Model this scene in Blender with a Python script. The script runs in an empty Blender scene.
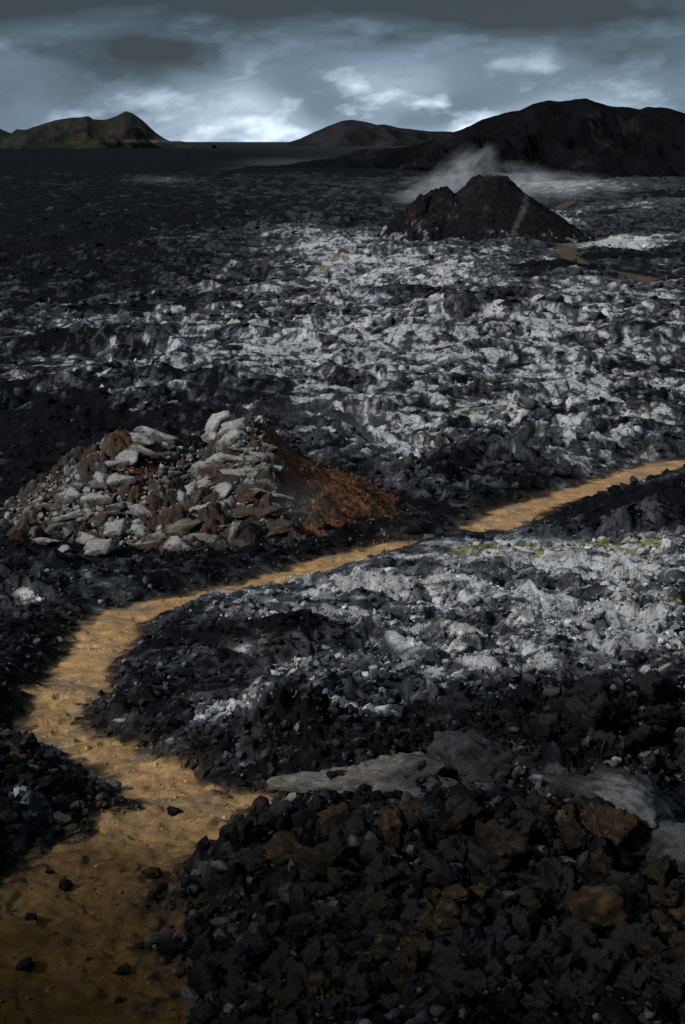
import bpy, bmesh, math
import numpy as np
from mathutils import Vector

f32 = np.float32
scene = bpy.context.scene
COL = scene.collection
rng = np.random.default_rng(7)

# ------------------------------------------------------------------ camera
EYE = 20.0
FPX, W, H = 1407.0, 685.0, 1024.0
PITCH = math.atan((512 - 141) / FPX)
CP, SP = math.cos(PITCH), math.sin(PITCH)
cam_d = bpy.data.cameras.new('camera')
cam = bpy.data.objects.new('camera', cam_d)
COL.objects.link(cam)
cam.location = (0, 0, EYE)
cam.rotation_euler = (math.pi / 2 - PITCH, 0, 0)
cam_d.sensor_fit = 'VERTICAL'
cam_d.sensor_height = 24
cam_d.lens = 24 * FPX / H
cam_d.clip_start = 0.1
cam_d.clip_end = 60000
scene.camera = cam


def ray(px, py):
    u = (px - W / 2) / FPX
    v = (H / 2 - py) / FPX
    return u, CP + v * SP, -SP + v * CP          # x, y, z


# ------------------------------------------------------------------ terrain profile
_pd = np.log(np.array([1.0, 3.0, 7.2, 11.5, 16, 23, 30, 44, 62, 120, 210, 450, 1200, 3600, 30000.]))
_pz = np.array([-2.2, -3.4, -5.0, -5.7, -6.6, -7.65, -8.57, -9.9, -11.2, -13.1, -14.7, -16.0, -17.0, -17.7, -19.])
_m = np.gradient(_pz, _pd)


def profile(y):
    t = np.log(np.maximum(y, 1.0))
    i = np.clip(np.searchsorted(_pd, t) - 1, 0, len(_pd) - 2)
    h = _pd[i + 1] - _pd[i]
    s = (t - _pd[i]) / h
    h00 = 2*s**3 - 3*s**2 + 1; h10 = s**3 - 2*s**2 + s; h01 = -2*s**3 + 3*s**2; h11 = s**3 - s**2
    return EYE + h00*_pz[i] + h10*h*_m[i] + h01*_pz[i+1] + h11*h*_m[i+1]


_ty = np.exp(np.linspace(math.log(1.0), math.log(30000), 8000))
_ts = (profile(_ty) - EYE) / _ty                  # slope, rising with distance
_ts = np.maximum.accumulate(_ts)


def pix(px, py):
    """ground point (x, y) seen at a pixel on the smooth base terrain"""
    rx, ry, rz = ray(px, py)
    y = float(np.interp(rz / ry, _ts, _ty))
    return rx * y / ry, y


def topix(x, y, z):
    """pixel of a world point (arrays)"""
    zz = z - EYE
    dep = y * CP - zz * SP
    upv = y * SP + zz * CP
    return W / 2 + FPX * x / dep, H / 2 - FPX * upv / dep


# ------------------------------------------------------------------ noise
_perm = np.random.default_rng(3).permutation(1024).astype(np.int32)
_ang = np.random.default_rng(4).random(1024) * 2 * np.pi
_gx, _gy = np.cos(_ang).astype(f32), np.sin(_ang).astype(f32)
_rnd = np.random.default_rng(5).random((1024, 4)).astype(f32)


def hsh(i, j, seed):
    return _perm[(_perm[(i + seed * 57) & 1023] + j) & 1023]


def perlin(x, y, seed=0):
    x = np.asarray(x, f32); y = np.asarray(y, f32)
    fx, fy = np.floor(x), np.floor(y)
    i, j = fx.astype(np.int32), fy.astype(np.int32)
    x = x - fx; y = y - fy
    u = x*x*x*(x*(x*6-15)+10); v = y*y*y*(y*(y*6-15)+10)
    def g(a, b, dx, dy):
        h = hsh(a, b, seed)
        return _gx[h]*dx + _gy[h]*dy
    a = g(i, j, x, y); b = g(i+1, j, x-1, y); c = g(i, j+1, x, y-1); d = g(i+1, j+1, x-1, y-1)
    r = a + u*(b-a)
    return (r + v*((c + u*(d-c)) - r)) * 1.5


def cells(x, y, seed=0):
    x = np.asarray(x, f32); y = np.asarray(y, f32)
    i0, j0 = np.floor(x).astype(np.int32), np.floor(y).astype(np.int32)
    F1 = np.full(x.shape, 9, f32); F2 = F1.copy()
    DX = np.zeros(x.shape, f32); DY = DX.copy(); ID = np.zeros(x.shape, np.int32)
    for a in (-1, 0, 1):
        for b in (-1, 0, 1):
            h = hsh(i0 + a, j0 + b, seed)
            dx = x - (i0 + a + _rnd[h, 0]); dy = y - (j0 + b + _rnd[h, 1])
            d = np.sqrt(dx*dx + dy*dy)
            m = d < F1
            F2 = np.where(m, F1, np.minimum(F2, d))
            F1 = np.where(m, d, F1); DX = np.where(m, dx, DX); DY = np.where(m, dy, DY); ID = np.where(m, h, ID)
    return F1, F2, DX, DY, ID


def sstep(a, b, x):
    t = np.clip((x - a) / (b - a), 0, 1)
    return t*t*(3 - 2*t)


_g3 = np.random.default_rng(8).normal(size=(1024, 3)).astype(f32)
_g3 /= np.linalg.norm(_g3, axis=1)[:, None]


def perlin3(p, seed=0):
    p = np.asarray(p, f32); fl = np.floor(p); i = fl.astype(np.int32); q = p - fl
    s = q*q*q*(q*(q*6-15)+10)
    out = 0
    for a in (0, 1):
        for b in (0, 1):
            for c in (0, 1):
                h = _perm[(hsh(i[:, 0]+a, i[:, 1]+b, seed) + i[:, 2] + c) & 1023]
                d = (_g3[h] * (q - np.array([a, b, c], f32))).sum(1)
                w = (s[:, 0] if a else 1-s[:, 0]) * (s[:, 1] if b else 1-s[:, 1]) * (s[:, 2] if c else 1-s[:, 2])
                out = out + d*w
    return out * 1.5


# ------------------------------------------------------------------ mesh helpers
def mesh_np(name, V, F, mat, cols=None, smooth=True):
    """V (n,3); F (m,k) faces of one size"""
    V = np.ascontiguousarray(V, f32); F = np.ascontiguousarray(F, np.int32)
    me = bpy.data.meshes.new(name)
    n, k = F.shape
    me.vertices.add(len(V)); me.vertices.foreach_set('co', V.ravel())
    me.loops.add(n*k); me.loops.foreach_set('vertex_index', F.ravel())
    me.polygons.add(n)
    me.polygons.foreach_set('loop_start', np.arange(0, n*k, k, dtype=np.int32))
    me.polygons.foreach_set('loop_total', np.full(n, k, np.int32))
    me.polygons.foreach_set('use_smooth', np.full(n, smooth, bool))
    if cols is not None:
        at = me.color_attributes.new('alb', 'FLOAT_COLOR', 'POINT')
        c = np.ones((len(V), 4), f32); c[:, :3] = cols
        at.data.foreach_set('color', c.ravel())
    me.update(calc_edges=True)
    if mat: me.materials.append(mat)
    return me


def link(name, me, parent=None, loc=(0, 0, 0)):
    o = bpy.data.objects.new(name, me)
    COL.objects.link(o); o.location = loc
    if parent: o.parent = parent
    return o


def tag(o, label, cat, group=None, kind=None):
    o['label'] = label; o['category'] = cat
    if group: o['group'] = group
    if kind: o['kind'] = kind
    return o


def struct(o, kind='structure'):
    o['kind'] = kind
    return o


def grid_faces(r, c):
    i = np.arange(r*c, dtype=np.int32).reshape(r, c)
    return np.stack([i[:-1, :-1], i[:-1, 1:], i[1:, 1:], i[1:, :-1]], -1).reshape(-1, 4)


def compact(V, F, C):
    u, inv = np.unique(F.ravel(), return_inverse=True)
    return V[u], inv.reshape(F.shape).astype(np.int32), C[u]


# ------------------------------------------------------------------ materials
def new_mat(name):
    m = bpy.data.materials.new(name); m.use_nodes = True
    nt = m.node_tree
    b = nt.nodes['Principled BSDF']
    return m, nt, b


def N(nt, t, **kw):
    n = nt.nodes.new(t)
    for k, v in kw.items():
        setattr(n, k, v)
    return n


def surf_mat(name, scales, bump, rough=(0.75, 0.95), var=(0.55, 1.5), spec=0.35, coord='Object', speck=None):
    """colour from the mesh's own colour attribute, broken up by fine noise, with bump"""
    m, nt, b = new_mat(name)
    L = nt.links.new
    at = N(nt, 'ShaderNodeAttribute', attribute_name='alb')
    tc = N(nt, 'ShaderNodeTexCoord')
    n1 = N(nt, 'ShaderNodeTexNoise'); n1.inputs['Scale'].default_value = scales[0]; n1.inputs['Detail'].default_value = 9; n1.inputs['Roughness'].default_value = 0.7
    L(tc.outputs[coord], n1.inputs['Vector'])
    mr = N(nt, 'ShaderNodeMapRange'); mr.inputs['From Min'].default_value = 0.3; mr.inputs['From Max'].default_value = 0.7
    mr.inputs['To Min'].default_value = var[0]; mr.inputs['To Max'].default_value = var[1]
    L(n1.outputs['Fac'], mr.inputs['Value'])
    vm = N(nt, 'ShaderNodeVectorMath', operation='SCALE')
    L(at.outputs['Color'], vm.inputs[0]); L(mr.outputs[0], vm.inputs['Scale'])
    src = vm.outputs[0]
    if speck:
        n4 = N(nt, 'ShaderNodeTexNoise'); n4.inputs['Scale'].default_value = speck[0]; n4.inputs['Detail'].default_value = 6; n4.inputs['Roughness'].default_value = 0.75
        L(tc.outputs[coord], n4.inputs['Vector'])
        r4 = N(nt, 'ShaderNodeMapRange'); r4.inputs['From Min'].default_value = speck[1]; r4.inputs['From Max'].default_value = speck[1] + 0.07
        r4.inputs['To Max'].default_value = speck[2]
        L(n4.outputs['Fac'], r4.inputs['Value'])
        mx = N(nt, 'ShaderNodeMix', data_type='RGBA')
        L(r4.outputs[0], mx.inputs['Factor']); L(src, mx.inputs['A'])
        mx.inputs['B'].default_value = (*speck[3], 1)
        src = mx.outputs['Result']
    L(src, b.inputs['Base Color'])
    r2 = N(nt, 'ShaderNodeMapRange'); r2.inputs['From Min'].default_value = 0.3; r2.inputs['From Max'].default_value = 0.7
    r2.inputs['To Min'].default_value = rough[0]; r2.inputs['To Max'].default_value = rough[1]
    L(n1.outputs['Fac'], r2.inputs['Value']); L(r2.outputs[0], b.inputs['Roughness'])
    b.inputs['Specular IOR Level'].default_value = spec
    n2 = N(nt, 'ShaderNodeTexNoise'); n2.inputs['Scale'].default_value = scales[1]; n2.inputs['Detail'].default_value = 8; n2.inputs['Roughness'].default_value = 0.72
    L(tc.outputs[coord], n2.inputs['Vector'])
    bp = N(nt, 'ShaderNodeBump'); bp.inputs['Strength'].default_value = bump[0]; bp.inputs['Distance'].default_value = bump[1]
    L(n2.outputs['Fac'], bp.inputs['Height'])
    L(bp.outputs[0], b.inputs['Normal'])
    return m


M_ground = surf_mat('lava_ground', (3.0, 5.0), (1.0, 0.14), rough=(0.75, 1.0), spec=0.05, var=(.5, 1.5), speck=(4.5, 0.535, 0.8, (0.012, 0.0135, 0.016)))
M_path = surf_mat('path_soil', (4.0, 26.0), (1.0, 0.04), rough=(0.85, 1.0), var=(0.6, 1.35), spec=0.1, speck=(16.0, 0.575, 0.75, (0.06, 0.045, 0.032)))
M_rock = surf_mat('lava_rock', (4.0, 9.0), (1.0, 0.06), rough=(0.7, 1.0), spec=0.07, speck=(7.0, 0.60, 0.55, (0.10, 0.095, 0.09)))
M_rub = surf_mat('clinker', (12.0, 38.0), (0.9, 0.02), rough=(0.7, 1.0), spec=0.05, var=(.5, 1.6))
M_mound = surf_mat('mound_crust', (3.0, 7.0), (1.0, 0.08), rough=(0.7, 0.95), spec=0.12)
M_mrock = surf_mat('mound_rock', (3.5, 8.0), (1.0, 0.06), rough=(0.65, 0.92), spec=0.15, var=(0.4, 1.6), speck=(2.6, 0.60, 0.8, (0.20, 0.11, 0.045)))
M_far = surf_mat('far_hill', (0.05, 0.12), (1.0, 6.0), rough=(0.9, 1.0), spec=0.03)
M_cone = surf_mat('cinder', (1.2, 2.2), (1.0, 0.25), rough=(0.8, 1.0), spec=0.05)

# ------------------------------------------------------------------ the ground grid
y0 = np.exp(np.arange(math.log(5.2), math.log(700), 0.0031))
y1 = np.exp(np.arange(math.log(700) + 0.0031, math.log(7000), 0.012))
y2 = np.exp(np.linspace(math.log(7050), math.log(30000), 20))
ROWS = np.concatenate([y0, y1, y2])
DA = 0.00068
ac = np.concatenate([np.arange(-0.47, -0.31, DA * 1.7), np.arange(-0.31, 0.31, DA), np.arange(0.31, 0.47, DA * 1.7)])
side = 0.47 + DA * np.cumsum(1.13 ** np.arange(1, 48))
COLS = np.concatenate([-side[::-1], ac, side])
NR, NC = len(ROWS), len(COLS)
X = (ROWS[:, None] * COLS[None, :]).astype(f32)
Y = np.broadcast_to(ROWS[:, None], X.shape).astype(f32).copy()
BASE = profile(ROWS)[:, None].astype(f32) * np.ones((1, NC), f32)
SPC = np.gradient(ROWS).astype(f32)
PX, PY = topix(X, Y, BASE)
print('grid', NR, NC)


def rows_for(wl):
    """rows where a wavelength is still resolved"""
    k = int(np.searchsorted(SPC, wl * 0.55))
    return max(min(k, NR), 2)


def fade(k, wl):
    return (1 - sstep(wl * 0.28, wl * 0.55, SPC[:k]))[:, None].astype(f32)


def noise(wl, seed, xs=X, ys=Y):
    out = np.zeros(X.shape, f32)
    k = rows_for(wl)
    out[:k] = perlin(xs[:k] / wl, ys[:k] / wl, seed) * fade(k, wl)
    return out


# ---- path
def poly_mask(pts, jit, soft=0.25):
    P = np.array([pix(p[0], p[1]) for p in pts]); Wd = np.array([p[2] for p in pts])
    dmin = np.full(X.shape, 99, f32)
    for a, b, wa, wb in zip(P[:-1], P[1:], Wd[:-1], Wd[1:]):
        r0 = np.searchsorted(ROWS, min(a[1], b[1]) - 3 * max(wa, wb)); r1 = np.searchsorted(ROWS, max(a[1], b[1]) + 3 * max(wa, wb))
        x, y = X[r0:r1], Y[r0:r1]
        d = b - a
        t = np.clip(((x - a[0]) * d[0] + (y - a[1]) * d[1]) / (d @ d), 0, 1)
        q = np.hypot(x - a[0] - t * d[0], y - a[1] - t * d[1]) / (wa + t * (wb - wa))
        dmin[r0:r1] = np.minimum(dmin[r0:r1], q)
    return dmin + jit


PATH = [(20, 1100, 0.80), (42, 1000, 0.86), (50, 930, 0.80), (78, 875, 0.62), (140, 825, 0.52), (195, 797, 0.55), (243, 790, 0.36), (280, 793, .3)]
PATH2 = [(195, 797, 0.5), (150, 770, 0.42), (95, 745, 0.42), (46, 722, 0.36), (62, 695, 0.40), (80, 668, 0.42), (97, 640, 0.42),
         (114, 617, 0.48), (150, 602, 0.45), (205, 592, 0.42), (262, 580, 0.46), (322, 562, 0.50), (365, 549, 0.46), (400, 541, 0.38), (440, 539, 0.22),
         (492, 527, 0.75), (515, 508, 0.62), (560, 496, 0.55), (610, 482, 0.6), (645, 469, 0.7), (672, 462, 0.6), (720, 461, 0.5)]
j1 = noise(1.1, 11) * 0.28 + noise(0.42, 12) * 0.28 + noise(0.16, 13) * 0.34 + noise(0.07, 19) * 0.3
pq = np.minimum(poly_mask(PATH, j1), poly_mask(PATH2, j1))
FARP = [(640, 236, .8), (600, 239, 1.2), (572, 244, 1.4), (563, 250, 1.5), (570, 257, 1.4), (590, 266, 1.1), (618, 273, 1.1), (640, 279, 1.3), (664, 287, 1.0), (720, 292, .9)]
FARP2 = [(660, 291, .8), (625, 293, .7)]
FARP4 = [(556, 210, 1.6), (572, 203, 1.6)]
FARP5 = [(640, 199, 2.2), (670, 197, 2.2)]
j2 = noise(4, 14) * 0.35 + noise(1.5, 15) * 0.3
fq = np.full(X.shape, 99, f32)
for fp in (FARP, FARP2, FARP4, FARP5):
    fq = np.minimum(fq, poly_mask(fp, j2))
pathm = 1 - sstep(0.66, 1.18, pq)
flatm = 1 - sstep(0.8, 2.7, pq)
fpathm = 1 - sstep(0.6, 1.15, fq)
fflat = 1 - sstep(0.8, 3.0, fq)

# ---- hand placed swells (pixel of the foot, half width in m, half depth in m, height)
SW = np.zeros(X.shape, f32)
DARK = np.zeros(X.shape, f32)


def swell(px, py, rx, ry, h, dark=0.0, ang=0.0):
    cx, cy = pix(px, py)
    r0, r1 = np.searchsorted(ROWS, cy - 3 * max(rx, ry)), np.searchsorted(ROWS, cy + 3 * max(rx, ry))
    dx, dy = X[r0:r1] - cx, Y[r0:r1] - cy
    c, s = math.cos(ang), math.sin(ang)
    g = np.exp(-((dx*c + dy*s) / rx) ** 2 - ((-dx*s + dy*c) / ry) ** 2)
    SW[r0:r1] += h * g
    DARK[r0:r1] = np.maximum(DARK[r0:r1], dark * g)


swell(560, 775, 1.35, 0.75, 0.62, 0.9)
swell(650, 760, 1.0, 0.6, 0.35, 0.5)
swell(310, 752, 0.5, 0.45, 0.30, 0.9)
swell(300, 650, 0.8, 0.5, 0.30, 0.8)
swell(410, 650, 0.8, 0.5, 0.22, 0.5)
swell(235, 752, 0.65, 0.4, 0.26, 0.0)
swell(610, 540, 3.2, 0.7, 0.35, 0.9)
swell(425, 488, 1.1, .8, 0.4, 0.6)
swell(455, 445, 1.2, .9, 0.4, 0.6)
swell(440, 880, 1.0, 0.7, 0.30, 0.6)
swell(600, 880, 0.9, 0.7, 0.35, 0.6)
swell(60, 800, 0.6, 0.3, 0.12, 0.5)
swell(30, 690, 0.6, 0.8, 0.35, 0.6)
swell(60, 490, 2.5, 1.5, 0.35, 0.8)
swell(60, 560, 2.0, 0.6, 0.10, 0.8)
swell(170, 556, 2.2, 0.9, -0.30, 0.3)
swell(300, 548, 2.0, 0.7, -0.2, 0.3)
swell(150, 400, 4.0, 2.0, 0.7, 0.8)
swell(100, 365, 6.0, 2.0, 0.7, 0.8)
swell(250, 400, 3.0, 1.5, 0.5, 0.3)
swell(500, 330, 4.0, 2.5, 1.4, 0.9)
swell(640, 350, 4.0, 2.5, 1.0, 0.6)
swell(400, 300, 8.0, 5.0, 1.0, 0.3)
swell(300, 225, 20, 10, 1.0, 0.4)
swell(330, 175, 60, 40, 3.0, 0.6)
swell(600, 205, 40, 14, 1.6, 0.9)
swell(610, 256, 6, 5, -0.6, 0.9)
swell(560, 275, 8, 6, 1.2, 0.7)

# ---- lava relief
wx = X + noise(1.6, 21) * 0.45 + noise(0.45, 22) * 0.16 + noise(6, 23) * 1.4
wy = Y + noise(1.6, 24) * 0.45 + noise(0.45, 25) * 0.16 + noise(6, 26) * 1.4
rough = np.clip(0.62 + 0.55 * noise(9, 27) + 0.35 * noise(3.1, 28) + 0.25 * noise(40, 29), 0.12, 1.15)
rough = np.clip(rough + 0.5 * DARK, 0, 1.25)
rough = np.where(Y < 26, np.maximum(rough, 0.75), rough)
swl = noise(220, 30) * 2.2 + noise(60, 31) * 1.3 + noise(19, 32) * 0.75 + noise(7, 33) * 0.35
swl *= sstep(10, 120, Y) * 0.8 + 0.08
ridge = (1 - np.abs(noise(11, 34)) * 2.2).clip(0, 1) ** 3 * 0.55 * sstep(25, 60, Y)
Hh = np.zeros(X.shape, f32)
TOP = np.zeros(X.shape, f32)          # how far up its own block a point lies
CID = {}
for s, amp, sd in ((17.0, 0.10, 40), (7.0, 0.14, 41), (3.3, 0.17, 42), (1.5, 0.24, 43), (0.72, 0.30, 44), (0.33, 0.34, 45), (0.155, 0.36, 46), (0.075, 0.36, 47)):
    k = rows_for(s * 1.1)
    F1, F2, DX, DY, ID = cells(wx[:k] / s, wy[:k] / s, sd)
    e = np.clip((F2 - F1) * 1.7, 0, 1)
    r = _rnd[ID]
    fd = fade(k, s * 1.1)
    pl = np.clip(e * 2.6, 0, 1) * .75 + e * .25
    hc = pl * (0.25 + 0.95 * r[..., 2]) + (DX * (r[..., 0] - 0.5) + DY * (r[..., 1] - 0.5)) * 1.9 * pl
    wgt = rough[:k] if s < 3 else 0.45 + 0.55 * rough[:k]
    wgt = wgt * (0.04 + 0.96 * sstep(s * 5, s * 16, Y[:k]))
    Hh[:k] += (hc - 0.4) * s * amp * wgt * fd * 0.85
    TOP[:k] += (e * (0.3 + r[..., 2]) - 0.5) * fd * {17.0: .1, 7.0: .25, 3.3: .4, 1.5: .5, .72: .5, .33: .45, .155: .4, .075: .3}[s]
    CID[s] = (k, r[..., 3], e)
for wl, amp, sd in ((2.6, .20, 153), (1.2, .22, 154), (.55, .25, 155), (.26, .27, 156), (.12, .28, 157)):
    k = rows_for(wl)
    rd = 1 - np.abs(perlin(wx[:k] / wl, wy[:k] / wl, sd)) * 2.6
    Hh[:k] += rd * amp * wl * .55 * fade(k, wl) * rough[:k] * (0.05 + 0.95 * sstep(wl * 6, wl * 20, Y[:k]))
def anoise(wl, seed, ratio=3.2, wx=X, wy=Y):
    out = np.zeros(X.shape, f32)
    k = rows_for(wl * ratio)
    out[:k] = perlin(wx[:k] / wl, wy[:k] / (wl * ratio), seed) * fade(k, wl * ratio)
    return out


fardet = sstep(26, 55, Y)
SLAB = np.zeros(X.shape, f32)
kx = X + noise(2.2, 247) * .35 + noise(.6, 248) * .12; ky = Y + noise(2.2, 249) * .5 + noise(.6, 250) * .25
for s, asp, amp, cw, sd in ((4.2, 2.2, .08, .22, 251), (1.9, 2.4, .08, .28, 252), (.85, 2.4, .11, .42, 253), (.38, 2.4, .16, .56, 254), (.19, 2.6, .18, .40, 255)):
    k = rows_for(s * asp * .8)
    F1, F2, DX, DY, ID = cells(kx[:k] / s, ky[:k] / (s * asp), sd)
    r = _rnd[ID]; fd = fade(k, s * asp * .8) * fardet[:k]
    e = np.clip((F2 - F1) * 5.0, 0, 1)
    Hh[:k] += (e * (r[..., 2] - .1) + (DX * (r[..., 0] - .5) + DY * (r[..., 1] - .35)) * 1.1 * e) * s * amp * fd
    SLAB[:k] += ((r[..., 3] - .5) * cw - (1 - e) * .20) * fd
spk = noise(0.22, 50) * 0.05 + noise(0.1, 51) * 0.03 + noise(0.05, 52) * 0.016
Hh += spk * rough + np.abs(noise(0.6, 53)) * 0.12 * rough
soil_relief = 1.7 * (noise(0.9, 55) * 0.025 + noise(0.3, 56) * 0.010 + noise(0.11, 57) * 0.012 + noise(0.05, 58) * 0.006 - .02 * sstep(.25, .5, noise(.28, 59)))
fl = np.maximum(flatm, fflat)
near = 1 - .85 * (1 - sstep(1.4, 5.0, pq)) * sstep(14, 18, Y)
farnear = 1 - .85 * (1 - sstep(1.2, 6, fq)) * sstep(100, 120, Y)
Hh *= farnear; swl *= .3 + .7 * farnear; SW = np.where(Y > 100, SW * farnear, SW)
Hh *= near * (1 - .3 * sstep(20, 34, Y)) * (1 - .5 * sstep(34, 80, Y)) * (1 - .22 * sstep(11, 14, Y) * (1 - sstep(22, 30, Y))); ridge *= near; SW *= near
Z = BASE + swl * (1 - 0.6 * fl) + SW + (ridge + Hh) * (1 - 0.94 * fl) + soil_relief * fl + 0.10 * (1 - fl) - 0.12 * flatm
# sideways push so that blocks lean and overhang a little
nf = 1 - fl
XX = X + (noise(0.5, 60) * 0.10 + noise(0.2, 61) * 0.05 + noise(1.8, 62) * 0.25) * nf * rough
YY = Y + (noise(0.5, 63) * 0.08 + noise(0.2, 64) * 0.035 + noise(1.8, 65) * 0.2) * nf * rough

# ---- colours: what the crust is made of
WB = np.full(X.shape, -0.44, f32)


def blob(T, px, py, rx, ry, v):
    r = np.abs(PY[:, NC // 2] - py) < 3 * ry
    if not r.any(): return
    T[r] += v * np.exp(-((PX[r] - px) / rx) ** 2 - ((PY[r] - py) / ry) ** 2).astype(f32)


for b in [(420, 330, 330, 26, .45), (400, 440, 70, 30, .45), (560, 460, 110, 30, .22), (520, 395, 180, 25, .1), (150, 350, 160, 25, .30), (130, 385, 150, 25, .28), (300, 265, 130, 30, .25), (300, 610, 200, 40, .16), (560, 670, 160, 45, .2), (380, 690, 120, 30, .12), (220, 680, 150, 60, .14), (200, 290, 200, 12, .2), (60, 300, 60, 6, .3), (340, 368, 110, 28, .50), (570, 350, 170, 50, .34), (490, 425, 190, 55, .48), (610, 430, 120, 55, .22),
          (440, 268, 130, 30, .55), (330, 255, 60, 26, .30), (620, 246, 55, 6, .9), (560, 190, 90, 9, .55), (640, 212, 60, 5, .4), (560, 225, 22, 9, .6),
          (620, 572, 130, 42, .62), (500, 560, 120, 22, .50), (640, 645, 90, 60, .42), (420, 605, 170, 40, .34), (90, 385, 130, 22, .30),
          (60, 330, 120, 12, .35), (230, 738, 55, 22, .70), (340, 640, 130, 40, .34), (480, 640, 170, 50, .2), (30, 608, 45, 9, .6), (640, 740, 60, 14, .35), (300, 690, 120, 50, .16),
          (450, 690, 200, 50, .12), (260, 600, 80, 20, .2), (640, 850, 60, 30, .2), (60, 735, 90, 60, .1), (300, 300, 120, 16, .25),
          (290, 165, 60, 6, .35), (180, 243, 30, 3, .5), (290, 238, 60, 6, .35), (160, 182, 30, 4, .4), (600, 300, 100, 20, .3), (410, 480, 50, 25, .3),
          (90, 230, 200, 60, -.30), (50, 160, 300, 14, -.4), (50, 470, 90, 40, -.35), (610, 515, 130, 16, -.7), (250, 650, 70, 14, -.25), (520, 740, 130, 36, -.5),
          (480, 900, 300, 90, -.5), (480, 1010, 320, 60, -.7), (20, 805, 60, 30, -.5), (40, 520, 50, 40, -.3), (200, 300, 200, 10, -.2), (560, 275, 50, 7, -.5), (620, 255, 70, 6, -.2), (480, 470, 60, 14, -.2)]:
    blob(WB, *b)
WB += .16 * fardet * sstep(-200, 150, PX) + .08
WB -= 0.55 * DARK
patch = noise(13, 70) * 0.16 + noise(4.2, 71) * 0.20 + noise(1.5, 72) * 0.22 + noise(0.55, 73) * 0.30 + noise(0.2, 74) * 0.34 + noise(0.09, 75) * 0.32 + noise(45, 76) * 0.18 * sstep(60, 200, Y)
patch *= 1 - .55 * fardet
patch += 1.1 * SLAB + (anoise(.22, 245, 4) * .3 + anoise(.5, 244, 5) * .25) * fardet
for s, w in ((3.3, .16), (1.5, .22), (.72, .26), (.33, .28), (.155, .26)):
    k, rr, e = CID[s]
    patch[:k] += (rr - 0.5) * w * fade(k, s)
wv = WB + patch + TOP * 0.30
wv = wv + (noise(.3, 77) * .2 + noise(.1, 78) * .25) * (1 - sstep(24, 34, Y))
white = sstep(0.02, 0.46, wv)
grey = sstep(-0.50, 0.02, wv)
dark_c = np.array([0.0048, 0.0059, 0.0080], f32); grey_c = np.array([0.060, 0.066, 0.077], f32); white_c = np.array([0.50, 0.513, 0.526], f32)
ALB = dark_c * (1 - grey[..., None]) + grey_c * grey[..., None]
ALB = ALB * (1 - white[..., None]) + white_c * white[..., None]
tint = noise(2.3, 80)[..., None] * 0.12 + noise(0.4, 81)[..., None] * 0.10
ALB *= 1 + tint * np.array([1.0, 0.3, -0.3], f32) * (1 - 0.7 * white[..., None])


def stain(blobs, col, thr, seed, wl=1.2):
    T = np.full(X.shape, -1.0, f32)
    for b in blobs: blob(T, *b)
    T += noise(wl, seed) * 0.8 + noise(wl * .3, seed + 1) * 0.7 + noise(wl * .1, seed + 2) * 0.6
    m = (sstep(thr, thr + 0.45, T) * 0.85)[..., None]
    v = 0.75 + 0.5 * noise(wl * .15, seed + 3)[..., None]
    ALB[:] = ALB * (1 - m) + np.array(col, f32) * v * m


stain([(560, 560, 120, 6.9, 1.35), (480, 563, 40, 5.8, 1.05), (610, 553, 40, 5.8, 0.85), (650, 556, 30, 4.6, 0.95), (395, 436, 45, 5.8, 1.25), (462, 422, 30, 4.6, 1.35), (672, 622, 16, 6.9, 1.55), (668, 600, 10, 5.8, 1.25), (650, 391, 36, 4.6, 1.25),
       (22, 606, 40, 6.9, 0.85), (425, 470, 40, 13.8, 0.95), (322, 268, 18, 4.6, 1.45), (322, 258, 16, 3.4, 1.25), (400, 413, 20, 3.4, 1.05), (280, 745, 40, 16.1, 0.65), (470, 268, 40, 4.6, 0.75)], (0.25, 0.24, 0.06), 0.06, 90, 0.9)
stain([(308, 307, 40, 4, 1.2), (342, 257, 20, 6, 1.2), (258, 262, 40, 4, 1.0), (490, 326, 30, 5, .9), (620, 345, 26, 5, 1.0), (432, 268, 40, 5, .9), (430, 478, 45, 10, 1.0), (390, 270, 30, 4, .7), (395, 520, 25, 12, .8),
       (420, 537, 20, 5, .9), (250, 545, 220, 6, .5)], (0.15, 0.066, 0.025), -0.12, 95, 2.0)
# lichen browns in the nearest lava
br = sstep(-0.1, 0.5, noise(0.9, 100) * .6 + noise(0.3, 101) * .6 + noise(0.1, 102) * .4 - 0.15 + 0.0 * X) * (1 - sstep(10.5, 13.5, Y)) * 0.75
ALB = ALB * (1 - br[..., None]) + np.array([0.034, 0.022, 0.012], f32) * br[..., None]
# path soil
sv = noise(0.8, 105) * .5 + noise(0.25, 106) * .4 + noise(0.08, 107) * .35
soil = np.array([0.51, 0.312, 0.14], f32) * (1 + 0.45 * sv[..., None])
near_shade = (1 - sstep(8.2, 12.2, Y + noise(1.2, 108) * 0.8))[..., None]  # vignette-like shade painted into the soil colour towards the camera
soil = soil * (1 - near_shade) + np.array([0.110, 0.058, 0.014], f32) * (1 + 0.35 * sv[..., None]) * near_shade
ash = (sstep(0.0, 0.4, noise(1.0, 109) + noise(0.3, 110) * .5 - 0.05) * sstep(10.5, 12.5, Y))[..., None] * 0.6
soil = soil * (1 - ash) + np.array([0.21, 0.185, 0.15], f32) * ash
clod = sstep(0.22, 0.5, noise(0.13, 111) + noise(0.05, 112) * .6 + noise(0.5, 113) * .3 - 0.25)[..., None] * 0.6
soil = soil * (1 - clod) + np.array([0.06, 0.045, 0.03], f32) * clod
pm = pathm[..., None]
verge = (1 - sstep(0.9, 1.9, pq + noise(.25, 114) * .6 + noise(.08, 115) * .5))[..., None] * 0.5
ALB = ALB * (1 - verge) + np.array([0.09, 0.068, 0.045], f32) * verge
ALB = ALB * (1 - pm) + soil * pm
fm = fpathm[..., None] * 0.85
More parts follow.
